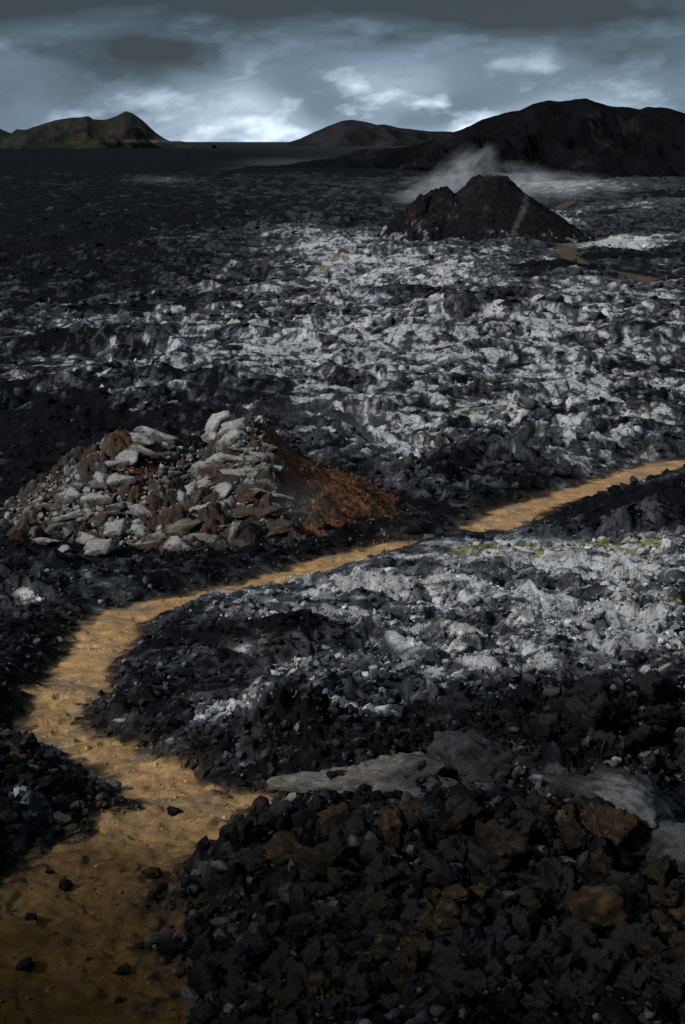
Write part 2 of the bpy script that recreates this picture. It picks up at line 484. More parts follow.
ALB = ALB * (1 - fm) + np.array([0.095, 0.07, 0.045], f32) * fm
far = sstep(300, 900, Y)[..., None] * 0.7
ALB = ALB * (1 - far) + ALB * far * 0.8
ALB = np.clip(ALB, 0.004, 0.6)

V = np.stack([XX, YY, Z], -1).reshape(-1, 3)
C = ALB.reshape(-1, 3)
F = grid_faces(NR, NC)
fm_ = ((pathm + fpathm) > 0.55).ravel()
isp = fm_[F].sum(1) >= 3
g = struct(link('ground', mesh_np('ground', *[a for a in compact(V, F[~isp], C)][:2], M_ground, compact(V, F[~isp], C)[2])))
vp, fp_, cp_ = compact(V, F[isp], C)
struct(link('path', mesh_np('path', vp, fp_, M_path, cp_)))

EXTRA = []       # further height functions (mounds) for rays to land on


def ground_z(x, y):
    x = np.atleast_1d(np.asarray(x, float)); y = np.atleast_1d(np.asarray(y, float))
    r = np.clip(np.searchsorted(ROWS, y), 0, NR - 1)
    c = np.clip(np.searchsorted(COLS, x / np.maximum(y, 0.1)), 0, NC - 1)
    return Z[r, c].astype(float)


def look(A, x, y):
    r = np.clip(np.searchsorted(ROWS, y), 0, NR - 1)
    c = np.clip(np.searchsorted(COLS, x / np.maximum(y, 0.1)), 0, NC - 1)
    return A[r, c]


def surf_z(x, y):
    z = ground_z(x, y)
    for fn in EXTRA:
        z = np.maximum(z, fn(np.atleast_1d(x), np.atleast_1d(y)))
    return z


def hit(px, py):
    rx, ry, rz = ray(px, py)
    t = np.exp(np.linspace(math.log(5.5), math.log(400), 6000))
    below = EYE + rz * t / ry < surf_z(rx * t / ry, t)
    y = t[np.argmax(below)]
    return rx * y / ry, y, float(surf_z(rx * y / ry, y)[0])


# ------------------------------------------------------------------ rock shapes
_ico = {}


def ico(n):
    if n not in _ico:
        bm = bmesh.new(); bmesh.ops.create_icosphere(bm, subdivisions=n, radius=1)
        _ico[n] = (np.array([v.co[:] for v in bm.verts], f32), np.array([[v.index for v in f.verts] for f in bm.faces], np.int32))
        bm.free()
    return _ico[n]


def rock_verts(n, seed, flat=0.7, spiky=1.0, planes=11):
    r_ = np.random.default_rng(seed)
    D, F = ico(n)
    nn = r_.normal(size=(planes, 3)); nn /= np.linalg.norm(nn, axis=1)[:, None]
    dd = r_.uniform(0.55, 1.0, planes)
    q = np.maximum(D @ nn.T, 0) / dd
    r = 1 / np.maximum(q.max(1), .72)
    P = D * r[:, None]
    off = r_.uniform(0, 200, 3)
    nz = perlin3(P * 1.3 + off, 1) * 0.26 + perlin3(P * 2.9 + off, 2) * 0.16 * spiky
    if n >= 3:
        nz += (.28 - np.abs(perlin3(P * 2.6 + off, 7))) * .34 * spiky + (.25 - np.abs(perlin3(P * 5.5 + off, 3))) * 0.22 * spiky
    if n >= 4:
        nz += (.25 - np.abs(perlin3(P * 12 + off, 4))) * 0.10 * spiky + perlin3(P * 22 + off, 9) * .035 * spiky
    P = P * (1 + nz[:, None]) * np.array([1, r_.uniform(.65, .95), flat * r_.uniform(.8, 1.15)])
    return P.astype(f32), F, off


def rock_mesh(name, seed, n, mat, base, top=None, topamt=0.6, flat=0.7, spiky=1.0, planes=11, blot=None, bl=0.0):
    P, F, off = rock_verts(n, seed, flat, spiky, planes)
    v = perlin3(P * 2 + off, 5); v2 = perlin3(P * 5.5 + off, 6)
    c = np.array(base, f32) * (1 + 0.45 * v + 0.3 * v2)[:, None]
    if blot is not None:
        m = (sstep(0.55 - bl, 0.95 - bl, v * .8 + v2 * .5 + 0.35) * .85)[:, None]
        c = c * (1 - m) + np.array(blot, f32) * m
    if top is not None:       # second colour blended in on the upper faces
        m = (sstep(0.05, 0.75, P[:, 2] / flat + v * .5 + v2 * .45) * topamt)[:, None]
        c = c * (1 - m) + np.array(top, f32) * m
    return mesh_np(name, P, F, mat, np.clip(c, .006, .7))


# ------------------------------------------------------------------ the rocky mound
mx0, my0 = pix(238, 520)
SUM = np.array([(248 - W/2) / FPX * 34.2 / .98, 34.0]); SUMZ = EYE + (ray(240, 426)[2] / ray(240, 426)[1]) * 34.0
SH = np.array([(140 - W/2) / FPX * 33.8 / .98, 33.6]); SHZ = EYE + (ray(140, 432)[2] / ray(140, 432)[1]) * 33.6
print('mound', SUM, SUMZ, SH, SHZ, profile(np.array([34.])))


def mound_raw(x, y):
    x = np.asarray(x, f32); y = np.asarray(y, f32)
    wxm = x + perlin(x / 1.3, y / 1.3, 120) * .25; wym = y + perlin(x / 1.3, y / 1.3, 121) * .25
    g0 = profile(y)
    dx, dy = wxm - SUM[0], wym - SUM[1]
    # main cone: gentle straight right flank, steeper front
    ax = np.where(dx > 0, dx / 4.2, dx / 3.0); ay = np.where(dy < 0, dy / 5.0, dy / 4.2)
    r = np.sqrt(ax*ax + ay*ay)
    h1 = (SUMZ - profile(SUM[1])) * np.clip(1 - r, -0.4, 1)
    h1 = np.where(r < 0.12, h1 - (0.12 - r) * 1.2, h1)
    dx, dy = wxm - SH[0], wym - SH[1]
    ax = np.where(dx < 0, dx / 3.3, dx / 3.1); ay = np.where(dy < 0, dy / 4.6, dy / 3.5)
    r2 = np.sqrt(ax*ax + ay*ay)
    h2 = (SHZ - profile(SH[1])) * np.clip(1.04 - r2 ** 1.15, -0.4, 0.96)
    # the left apron of blocks
    dx, dy = wxm - pix(98, 530)[0], wym - 31.5
    r3 = np.sqrt((dx / 2.0) ** 2 + (dy / 2.0) ** 2)
    h3 = 0.75 * np.clip(1 - r3, -0.4, 1)
    ex, ey = SUM[0] + .12, SUM[1] - .4; fx, fy = pix(262, 545); lx, ly = fx - ex, fy - ey
    t = np.clip(((wxm - ex) * lx + (wym - ey) * ly) / (lx*lx + ly*ly), 0, 1)
    h1 = h1 + .34 * np.exp(-(np.hypot(wxm - ex - t*lx, wym - ey - t*ly) / .62) ** 2) * sstep(1, .75, t)
    k = 6.0
    h = np.log(np.exp(k*h1) + np.exp(k*h2) + np.exp(k*h3)) / k
    return g0 + h + .10, h1, h2


def mound_scree(x, y):
    """1 on the smooth rusty right flank and in the gully"""
    dx, dy = x - SUM[0], y - SUM[1]
    n_ = perlin(np.asarray(x) / 1.1, np.asarray(y) / 1.1, 125) * .7 + perlin(np.asarray(x) / .4, np.asarray(y) / .4, 126) * .45 + perlin(np.asarray(x) / .15, np.asarray(y) / .15, 127) * .25
    right = sstep(-0.2, 0.9, dx + 0.10 + dy * 0.26 + n_ * .6)
    gx = pix(165, 500)[0]
    gully = np.exp(-((x - gx - (y - 32) * -0.10) / 0.55) ** 2) * sstep(30.8, 32.0, y)
    return np.clip(np.maximum(right, gully * 1.1 + n_ * .4), 0, 1)


def mound_h(x, y):
    return mound_raw(x, y)[0]


EXTRA.append(mound_h)
ms = 0.024
gx = np.arange(-9.0, 3.6, ms, dtype=f32); gy = np.arange(27.6, 39.5, ms * 1.35, dtype=f32)
GX, GY = np.meshgrid(gx, gy)
mh, h1, h2 = mound_raw(GX, GY)
sc = mound_scree(GX, GY)
mw = GX + perlin(GX / .5, GY / .5, 130) * .12; mv = GY + perlin(GX / .5, GY / .5, 131) * .12
rel = np.zeros(GX.shape, f32); mtop = rel.copy(); mid = rel.copy()
for s, a_, sd in ((0.95, .34, 133), (0.45, .36, 134), (0.2, .36, 135), (.09, .34, 136)):
    F1, F2, DX, DY, ID = cells(mw / s, mv / (s * 1.25), sd)
    e = np.clip((F2 - F1) * 1.8, 0, 1); r = _rnd[ID]
    rel += ((e ** .5) * (.3 + .9 * r[..., 2]) + (DX * (r[..., 0] - .5) + DY * (r[..., 1] - .5)) * 1.2) * s * a_
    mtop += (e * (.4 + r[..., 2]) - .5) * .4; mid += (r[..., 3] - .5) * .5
fine = perlin(GX / .3, GY / .3, 137) * .05 + perlin(GX / .12, GY / .12, 138) * .03 + perlin(GX / .06, GY / .06, 139) * .012
MZ = mh + (rel - .12) * 1.25 * (1 - .85 * sc) + fine * (.5 + .5 * sc) - .10
base_c = np.array([.036, .032, .029], f32) * (1 + mid[..., None] * .7)
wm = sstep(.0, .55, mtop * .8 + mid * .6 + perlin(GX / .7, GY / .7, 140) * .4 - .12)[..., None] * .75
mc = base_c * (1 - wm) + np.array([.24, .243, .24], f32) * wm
rust = perlin(GX / .9, GY / .9, 141) * .5 + perlin(GX / .3, GY / .3, 142) * .4 + perlin(GX / .1, GY / .1, 143) * .25
rm = sstep(.0, .4, rust + .35 * np.exp(-((GX - pix(165, 500)[0]) / 1.0) ** 2))[..., None] * .55
mc = mc * (1 - rm) + np.array([.075, .038, .018], f32) * rm
scc = np.array([.088, .038, .018], f32) * (1 + 1.3 * rust[..., None])
och = sstep(.25, .6, perlin(GX / .8, GY / .8, 144) + perlin(GX / .2, GY / .2, 145) * .5)[..., None] * .6
scc = scc * (1 - och) + np.array([.14, .068, .026], f32) * och
pk = sstep(.3, .55, perlin(GX / .16, GY / .16, 146) + perlin(GX / .07, GY / .07, 147) * .5 - .05)[..., None] * .5
scc = scc * (1 - pk) + np.array([.05, .04, .035], f32) * pk
s3 = sc[..., None]
mc = mc * (1 - s3) + scc * s3
# yellow-green film along the foot on the right
yl = np.exp(-((GX - pix(400, 530)[0]) / .5) ** 2 - ((GY - 31.4) / .8) ** 2)[..., None] * sstep(0, .4, perlin(GX / .3, GY / .3, 148) + .15)[..., None] * .8
mc = mc * (1 - yl) + np.array([.20, .19, .07], f32) * yl
gz = ground_z(GX.ravel(), GY.ravel()).reshape(GX.shape)
MV = np.stack([GX + perlin(GX / .3, GY / .3, 150) * .08 * (1 - sc), GY + perlin(GX / .3, GY / .3, 151) * .06 * (1 - sc), MZ], -1).reshape(-1, 3)
MF = grid_faces(*GX.shape)
keep = ((MZ > gz - .35)).ravel()[MF].any(1)
a, b, c = compact(MV, MF[keep], mc.reshape(-1, 3))
org = np.array([SUM[0], SUM[1], float(profile(np.array([SUM[1]]))[0])])
mound = bpy.data.objects.new('rock_mound', None); COL.objects.link(mound); mound.location = org
tag(mound, 'rust flanked mound of pale grey blocks beside the ochre footpath', 'mound')
link('mound_body', mesh_np('mound_body', a - org.astype(f32), b, M_mound, np.clip(c, .008, .6)), mound)

# blocks welded onto the mound: the hand placed ones, then a scatter
mr_meshes = []
PALE = (.34, .345, .34); GREY = (.060, .058, .056); BRN = (.045, .031, .021); DKM = (.03, .028, .027)
for i in range(10):
    base = [GREY, BRN, (.085, .083, .08), GREY, BRN][i % 5]
    mr_meshes.append(rock_mesh('block', 300 + i, 4, M_mrock, base, PALE, [.75, .45, .9, .6, .3][i % 5], flat=.55, spiky=.5, planes=9, blot=(.10, .05, .02), bl=.2))
pale_big = [rock_mesh('pale_block', 330 + i, 4, M_mrock, (.12, .117, .114), (.38, .385, .38), .8, flat=.62, spiky=.7, planes=8) for i in range(4)]
dark_big = [rock_mesh('dark_block', 340 + i, 4, M_mrock, BRN, GREY, .6, flat=.42, spiky=.55, planes=9, blot=(.13, .06, .03), bl=.2) for i in range(4)]
flat_big = [rock_mesh('slab_block', 350 + i, 4, M_mrock, GREY, PALE, .8, flat=.32, spiky=.5, planes=8, blot=(.12, .06, .03), bl=.1) for i in range(4)]
PLACED = [  # px, py, radius px, kind, tilt
    (221, 426, 20, 'p', 0.4), (232, 440, 15, 'p', -.2), (240, 427, 14, 'p', .2), (213, 440, 12, 'p', .3), (245, 447, 15, 'f', -.15), (241, 458, 17, 'f', .1),
    (225, 460, 14, 'p', .3), (262, 455, 11, 'f', -.3), (206, 452, 12, 'd', .4), (217, 470, 15, 'd', .2), (246, 472, 16, 'f', -.1), (265, 470, 12, 'f', -.2),
    (200, 470, 12, 'p', .6), (206, 487, 13, 'p', .5), (192, 492, 15, 'p', .6), (180, 500, 12, 'p', .5), (225, 490, 15, 'p', .2), (247, 492, 15, 'd', 0), (270, 492, 13, 'f', -.3),
    (215, 506, 18, 'f', .1), (240, 508, 20, 'd', 0), (262, 512, 17, 'd', -.1), (195, 515, 17, 'f', .2), (222, 525, 17, 'd', .1), (250, 530, 20, 'd', 0), (275, 528, 15, 'd', -.2),
    (170, 530, 20, 'g', .3), (155, 540, 16, 'g', .2), (205, 540, 15, 'g', .1), (180, 548, 12, 'p', 0), (140, 533, 13, 'p', .2), (235, 545, 13, 'd', 0), (285, 512, 12, 'd', -.2),
    (150, 432, 14, 'g', .2), (163, 440, 13, 'd', .3), (135, 437, 14, 'g', .1), (142, 450, 15, 'g', .3), (128, 458, 15, 'p', .3), (112, 465, 14, 'g', .3), (120, 480, 16, 'g', .4),
    (100, 482, 14, 'p', .4), (85, 487, 13, 'g', .4), (95, 500, 15, 'g', .3), (70, 497, 13, 'p', .3), (115, 505, 13, 'g', .2), (55, 508, 11, 'g', .3), (75, 515, 13, 'g', .2),
    (135, 510, 12, 'p', .2), (100, 522, 13, 'd', .2), (60, 528, 12, 'g', .1), (120, 528, 12, 'p', .1), (85, 540, 12, 'p', 0), (45, 540, 11, 'g', 0), (105, 547, 12, 'p', 0), (65, 550, 9, 'p', 0)]
npl = 0


def put(me, name, parent, loc, sc_, rot):
    o = bpy.data.objects.new(name, me); COL.objects.link(o); o.parent = parent
    o.location = loc; o.scale = sc_; o.rotation_euler = rot
    return o


for px_, py_, rp, kd, tl in PLACED:
    x, y, z = hit(px_, py_ + rp * .3)
    s = rp * y / FPX * .92
    pool = {'p': pale_big, 'd': dark_big, 'f': flat_big, 'g': mr_meshes}[kd]
    put(pool[rng.integers(len(pool))], 'block', mound, np.array([x, y + s * .25, z + s * .05]) - org, (s * rng.uniform(1.1, 1.6), s * 1.05, s * rng.uniform(.9, 1.2)), (rng.uniform(-.25, .25), -tl * .8, rng.uniform(-.5, .5) + (3.14 if rng.random() < .5 else 0)))
    npl += 1
tries = 0
while npl < 98 and tries < 4000:
    tries += 1
    px_, py_ = rng.uniform(20, 300), rng.uniform(425, 552)
    x, y, z = hit(px_, py_)
    if z < float(ground_z(x, y)[0]) + .05 or y > 36 or mound_scree(np.array([x]), np.array([y]))[0] > .45: continue
    s = rng.uniform(.11, .22)
    put(mr_meshes[rng.integers(10)], 'block', mound, np.array([x, y, z + s * .1]) - org, (s * 1.2, s, s), (rng.uniform(-.4, .4), rng.uniform(-.6, .2), rng.uniform(0, 6.3)))
    npl += 1


def merge_rocks(name, pts, sizes, cols, n, mat, flat=.7, spiky=1.0, nvar=24, seed=0, topc=None):
    """many small stones as one mesh"""
    r_ = np.random.default_rng(seed)
    Vs, Fs, Cs = [], [], []
    var = [rock_verts(n, 900 + seed * 50 + i, flat, spiky) for i in range(nvar)]
    which = r_.integers(0, nvar, len(pts)); ofs = 0
    for vi in range(nvar):
        sel = np.where(which == vi)[0]
        if len(sel) == 0: continue
        P, F, _o = var[vi]
        m = len(sel)
        az = r_.uniform(0, 2*np.pi, m); tx = r_.normal(0, .45, m); ty = r_.normal(0, .45, m)
        ca, sa = np.cos(az), np.sin(az)
        Rz = np.zeros((m, 3, 3)); Rz[:, 0, 0] = ca; Rz[:, 0, 1] = -sa; Rz[:, 1, 0] = sa; Rz[:, 1, 1] = ca; Rz[:, 2, 2] = 1
        Rx = np.zeros((m, 3, 3)); Rx[:, 0, 0] = 1; Rx[:, 1, 1] = np.cos(tx); Rx[:, 1, 2] = -np.sin(tx); Rx[:, 2, 1] = np.sin(tx); Rx[:, 2, 2] = np.cos(tx)
        Ry = np.zeros((m, 3, 3)); Ry[:, 1, 1] = 1; Ry[:, 0, 0] = np.cos(ty); Ry[:, 0, 2] = np.sin(ty); Ry[:, 2, 0] = -np.sin(ty); Ry[:, 2, 2] = np.cos(ty)
        R = (Rx @ Ry @ Rz).astype(f32)
        S = np.asarray(sizes[sel], f32)[:, None, None] * r_.uniform(.75, 1.3, (m, 1, 3)).astype(f32)
        VV = np.einsum('mij,vj->mvi', R, P) * S + np.asarray(pts[sel], f32)[:, None, :]
        vn = perlin3(P * 2.2 + vi, 6)
        CC = np.asarray(cols[sel], f32)[:, None, :] * (1 + .5 * vn[None, :, None])
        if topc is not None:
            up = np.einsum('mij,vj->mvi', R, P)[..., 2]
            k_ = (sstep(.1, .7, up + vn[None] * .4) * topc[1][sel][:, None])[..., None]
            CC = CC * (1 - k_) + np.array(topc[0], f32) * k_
        Vs.append(VV.reshape(-1, 3)); Cs.append(CC.reshape(-1, 3))
        Fs.append((F[None] + (np.arange(m, dtype=np.int32) * len(P))[:, None, None] + ofs).reshape(-1, 3))
        ofs += m * len(P)
    return mesh_np(name, np.concatenate(Vs), np.concatenate(Fs), mat, np.clip(np.concatenate(Cs), .005, .6), smooth=False)


# small rubble of the mound: far more than a hundred, one part
q = rng.uniform([-8.6, 28.4], [2.8, 36.5], (14000, 2))
zz = mound_h(q[:, 0], q[:, 1]); ok = (zz > ground_z(q[:, 0], q[:, 1]) - .02) & (rng.random(len(q)) < .62 - .55 * mound_scree(q[:, 0], q[:, 1]))
q, zz = q[ok], zz[ok]
ss = rng.uniform(.03, .06, len(q)) * (1 + 1.6 * rng.random(len(q)) ** 4); onsc = mound_scree(q[:, 0], q[:, 1]) > .5
ss[onsc] *= .6
cc = np.where(rng.random((len(q), 1)) < .5, [[.05, .049, .047]], np.where(rng.random((len(q), 1)) < .5, [[.15, .15, .147]], [[.06, .033, .017]]))
cc[onsc] = np.where(rng.random((onsc.sum(), 1)) < .7, [[.11, .045, .02]], [[.15, .10, .06]])
topa = np.where(onsc, .05, rng.uniform(0, .8, len(q)))
rb = link('rubble', merge_rocks('rubble', np.c_[q, zz + ss * .1] - org, ss, cc, 2, M_mrock, seed=1, topc=((.42, .425, .42), topa)), mound)
rb['kind'] = 'stuff'

# ------------------------------------------------------------------ the black cinder cone
CY = 226.0


def at_d(px, py, d):
    rx, ry, rz = ray(px, py)
    return np.array([rx * d / ry, d, EYE + rz * d / ry])


CS = at_d(491, 171, CY); C2 = at_d(438, 186, CY - 2); CG = float(profile(np.array([CY]))[0])


def cone_h(x, y):
    x = np.asarray(x, f32); y = np.asarray(y, f32)
    g0 = profile(y)
    w = perlin(x / 4, y / 4, 160) * .8
    dx, dy = x - CS[0], y - CY
    r = np.sqrt(dx*dx + (dy * .85) ** 2) + w * .6
    top = CS[2] - CG
    h1 = np.minimum(top * 1.22 - r * np.where(dx > 0, .92, 1.0) + np.maximum(r - 5.5, 0) * .28, top - .12 * r + perlin(x / 1.5, y / 1.5, 165) * .5)
    h1 = np.where(r < 1.7, np.minimum(h1, top - (1.7 - r) * .7), h1)
    dx, dy = x - C2[0], y - (CY - 2)
    r2 = np.sqrt((dx * .95) ** 2 + (dy * .8) ** 2) + w
    h2 = np.minimum((C2[2] - CG) * 1.12 - r2 * 1.0 + np.maximum(r2 - 3.5, 0) * .15, (C2[2] - CG) + perlin(x / 1.5, y / 1.5, 164) * .8)
    dx, dy = x - at_d(452, 215, CY - 6)[0], y - (CY - 7)
    h3 = 3.6 - np.sqrt((dx * .42) ** 2 + (dy * .55) ** 2) * 1.0 + w
    dx, dy = x - at_d(410, 222, CY - 6)[0], y - (CY - 4)
    h4 = 1.2 - np.sqrt((dx * .36) ** 2 + (dy * .45) ** 2) * 1.0 + w
    k = 1.6
    h = np.log(np.exp(k * np.clip(h1, -3, 20)) + np.exp(k * np.clip(h2, -3, 20)) + np.exp(k * np.clip(h3, -3, 20)) + np.exp(k * np.clip(h4, -3, 20))) / k
    return g0 + h - .85, h1, h2


gx = np.arange(CS[0] - 32, CS[0] + 20, .085, dtype=f32); gy = np.arange(CY - 22, CY + 18, .12, dtype=f32)
GX, GY = np.meshgrid(gx, gy)
CZ, h1, h2 = cone_h(GX, GY)
crag = sstep(-.2, .8, h2 - h1 + perlin(GX / 3, GY / 3, 166))
mw = GX + perlin(GX / 1.5, GY / 1.5, 170) * .4; mv = GY + perlin(GX / 1.5, GY / 1.5, 171) * .4
rel = np.zeros(GX.shape, f32); mid = rel.copy(); mtop = rel.copy()
for s, a_, sd in ((3.2, .30, 172), (1.5, .32, 173), (.7, .34, 174), (.35, .34, 175)):
    F1, F2, DX, DY, ID = cells(mw / s, mv / s, sd)
    e = np.clip((F2 - F1) * 1.8, 0, 1); r = _rnd[ID]
    rel += ((e ** .5) * (.3 + .9 * r[..., 2]) + (DX * (r[..., 0] - .5) + DY * (r[..., 1] - .5)) * 1.2) * s * a_
    mid += (r[..., 3] - .5) * .5; mtop += (e * (.4 + r[..., 2]) - .5) * .4
smooth_r = sstep(-1.0, 2.0, GX - CS[0] + (CY - GY) * .1 + perlin(GX / 3, GY / 3, 176) * 1.2) * sstep(-1, 1, CZ - GY * 0 - (CG + 1.5))
CZ = CZ + (rel - .3) * (.42 + .45 * crag) * (1 - .75 * smooth_r)
mc = np.array([.0085, .009, .0102], f32) * (1 + mid[..., None] * .7)
gm = sstep(.1, .7, mid * .7 + mtop * .6 + perlin(GX / 2, GY / 2, 177) * .5 - .10 - smooth_r * .35 - sstep(CG + 5, CG + 9, CZ) * .3)[..., None] * .75
mc = mc * (1 - gm) + np.array([.045, .047, .05], f32) * gm
lowf = (1 - sstep(CG + .2, CG + 3.6, CZ))
wm = sstep(.0, .5, mid * .6 + mtop * .6 + perlin(GX / 2.4, GY / 2.4, 178) * .6 + lowf * .75 - .82 + .25 * sstep(0, -8, GX - CS[0] + 4))[..., None]
mc = mc * (1 - wm) + np.array([.26, .27, .28], f32) * wm
rr = sstep(.25, .6, perlin(GX / 3, GY / 3, 179) + perlin(GX / .8, GY / .8, 180) * .5 + crag * .12 - .1)[..., None] * .6
mc = mc * (1 - rr) + np.array([.024, .014, .0105], f32) * rr
# the worn trail climbing the right flank
EXTRA.append(lambda x, y: cone_h(x, y)[0])
TP = [hit(*p)[:2] for p in ((513, 236), (516, 226), (520, 216), (525, 206), (530, 196))]
EXTRA.pop()
dist = np.full(GX.shape, 99, f32)
for A_, B_ in zip(TP[:-1], TP[1:]):
    d = np.array(B_) - np.array(A_); tt = np.clip(((GX - A_[0]) * d[0] + (GY - A_[1]) * d[1]) / (d @ d), 0, 1)
    dist = np.minimum(dist, np.hypot(GX - A_[0] - tt * d[0], GY - A_[1] - tt * d[1]))
tm = (1 - sstep(.1, .7, dist + perlin(GX / .7, GY / .7, 181) * .15))[..., None]
CZ -= tm[..., 0] * .08
mc = mc * (1 - tm) + np.array([.06, .055, .047], f32) * tm
gz = ground_z(GX.ravel(), GY.ravel()).reshape(GX.shape)
CV = np.stack([GX + perlin(GX / .9, GY / .9, 182) * .3, GY + perlin(GX / .9, GY / .9, 183) * .2, CZ], -1).reshape(-1, 3)
CF = grid_faces(*GX.shape)
keep = (CZ > gz - .5).ravel()[CF].any(1)
a, b, c = compact(CV, CF[keep], mc.reshape(-1, 3))
co = np.array([CS[0], CY, CG], f32)
tag(link('cinder_cone', mesh_np('cinder_cone', a - co, b, M_cone, np.clip(c, .006, .6)), loc=co), 'black conical crater with a worn trail up its flank and steam behind', 'crater')

# ------------------------------------------------------------------ hills
def hill(d, sky, depth, base_z, colf, name, foot, nz, step_px=1.3, rows=150):
    """a hill whose crest stands at distance d; sky = crest points (px, py)"""
    sky = np.array(sky, float)
    wpts = np.array([at_d(p[0], p[1], d) for p in sky])
    xs = np.arange(wpts[0, 0], wpts[-1, 0], step_px * d / FPX, dtype=f32)
    t = np.linspace(-1, 1, rows, dtype=f32)
    ys = d + np.where(t < 0, -np.abs(t) * foot, t * depth)
    GX, GY = np.meshgrid(xs, ys); T = np.meshgrid(xs, t)[1]
    sc_ = d / 1000.0
    cr = np.interp(GX + perlin(GX / (60 * sc_), GY / (60 * sc_), 190) * 22 * sc_ * sstep(0, -.35, T), wpts[:, 0], wpts[:, 2]) - base_z
    sh = np.where(T < 0, (1 - np.abs(T)) ** (1.7 if d < 1000 else 1.25), (1 - np.abs(T)) ** 1.1)
    n_ = sum((.0 - 2.2 * np.abs(perlin(GX / (w_ * sc_), GY / (w_ * 1.4 * sc_), 191 + i))) * a_ * sc_ for i, (w_, a_) in enumerate(nz))
    edge = np.minimum(1, np.abs(T) * 9) * sstep(0, 1, cr / (14 * sc_))
    Zh = base_z + cr * sh + perlin(GX / (22 * sc_), GY / (60 * sc_), 199) * 1.6 * sc_ * sstep(0, .2, cr / (60 * sc_)) + n_ * (.12 + .88 * edge * sstep(1, .75, np.abs(T)))
    return GX, GY, Zh, T, mesh_np(name, np.stack([GX, GY, Zh], -1).reshape(-1, 3), grid_faces(*GX.shape), M_far, colf(GX, GY, Zh, T).reshape(-1, 3))


def c_left(GX, GY, Zh, T):
    n_ = perlin(GX / 180, GY / 300, 200) + perlin(GX / 60, GY / 90, 201) * .5
    c = np.array([.021, .0232, .0205], f32) * (1 + .5 * n_[..., None])
    px_, py_ = topix(GX, GY, Zh)
    m = (np.exp(-((px_ - 80) / 10) ** 2 - ((py_ - 136) / 3) ** 2) * .8)[..., None]; c = c * (1 - m) + np.array([.08, .045, .018], f32) * m
    m = (np.exp(-((px_ - 112) / 22) ** 2 - ((py_ - 134) / 4) ** 2) * .6)[..., None]; c = c * (1 - m) + np.array([.036, .023, .019], f32) * m
    m = (np.exp(-((px_ - 75) / 20) ** 2 - ((py_ - 142) / 3) ** 2) * .7)[..., None]; c = c * (1 - m) + np.array([.03, .043, .022], f32) * m
    m = (np.exp(-((px_ - 145) / 30) ** 2 - ((py_ - 141) / 1.5) ** 2) * .7)[..., None]; c = c * (1 - m) + np.array([.13, .13, .12], f32) * m
    return np.clip(c, .006, .4)


PLZ = lambda d: float(profile(np.array([float(d)]))[0])
lh = [(-160, 139), (-60, 131), (-12, 121), (0, 125), (10, 129), (22, 129), (30, 124), (45, 121), (62, 117.5), (80, 116), (88, 113.5), (93, 116), (108, 114.5), (117, 111.5), (125, 107), (132, 110), (142, 118), (155, 129), (170, 139), (188, 141.5), (215, 144)]
o = struct(link('hill', hill(3800, lh, 500, PLZ(3300) - 2, c_left, 'hill', 650, ((90, 10), (34, 4), (12, 1.5)))[4]))
o['label'] = 'distant brown volcano ridge with a pointed peak at the left horizon'
ch = [(288, 141), (300, 137.5), (315, 130), (328, 124), (340, 120.5), (352, 119.5), (366, 121), (376, 124), (384, 123.5), (398, 126.5), (412, 128), (430, 129.5), (450, 130), (480, 133), (520, 141)]
dk = lambda base: (lambda GX, GY, Zh, T: np.clip(np.array(base, f32) * (1 + .5 * (perlin(GX / 160, GY / 200, 205) + perlin(GX / 40, GY / 60, 206) * .6)[..., None]), .006, .4))
o = struct(link('hill', hill(5200, ch, 600, PLZ(4600) - 2, dk((.017, .0185, .021)), 'hill', 800, ((90, 8), (34, 3), (12, 1)))[4]))
o['label'] = 'low rounded dark hill in the middle of the horizon'


def c_right(GX, GY, Zh, T):
    n_ = perlin(GX / 26, GY / 40, 210) + perlin(GX / 9, GY / 12, 211) * .6 + perlin(GX / 3, GY / 5, 212) * .4
    c = np.array([.0056, .0066, .0088], f32) * (1 + .45 * n_[..., None])
    m = (sstep(.55, .95, n_ + perlin(GX / 60, GY / 60, 213) * .5 + sstep(-.35, -.9, T) * .25) * .5)[..., None]
    c = c * (1 - m) + np.array([.03, .028, .026], f32) * m
    m = (sstep(.45, .9, perlin(GX / 40, GY / 50, 214) + perlin(GX / 10, GY / 14, 215) * .5) * .5)[..., None]
    c = c * (1 - m) + np.array([.016, .0105, .009], f32) * m
    m = (sstep(-.80, -.97, T + perlin(GX / 12, GY / 14, 216) * .08) * sstep(.1, .5, perlin(GX / 14, GY / 25, 217) + perlin(GX / 4, GY / 6, 218) * .6))[..., None] * .8
    c = c * (1 - m) + np.array([.30, .31, .32], f32) * m
    return np.clip(c, .006, .4)


rh = [(200, 171), (300, 161), (350, 152), (385, 145), (420, 139), (440, 134), (455, 128), (470, 124), (490, 117), (505, 112), (520, 108), (532, 102), (545, 99.5), (560, 99), (575, 97.5), (587, 97), (597, 100), (612, 102.5), (628, 103), (640, 105), (648, 103.5), (660, 106), (685, 109.5), (740, 112), (820, 124), (900, 142)]
o = struct(link('hill', hill(900, rh, 160, PLZ(560) - 3, c_right, 'hill', 400, ((75, 9), (28, 4.5), (10, 2.0), (4, .8)), 1.0, 300)[4]))
o['label'] = 'broad black lava hill on the right above the steaming crater'

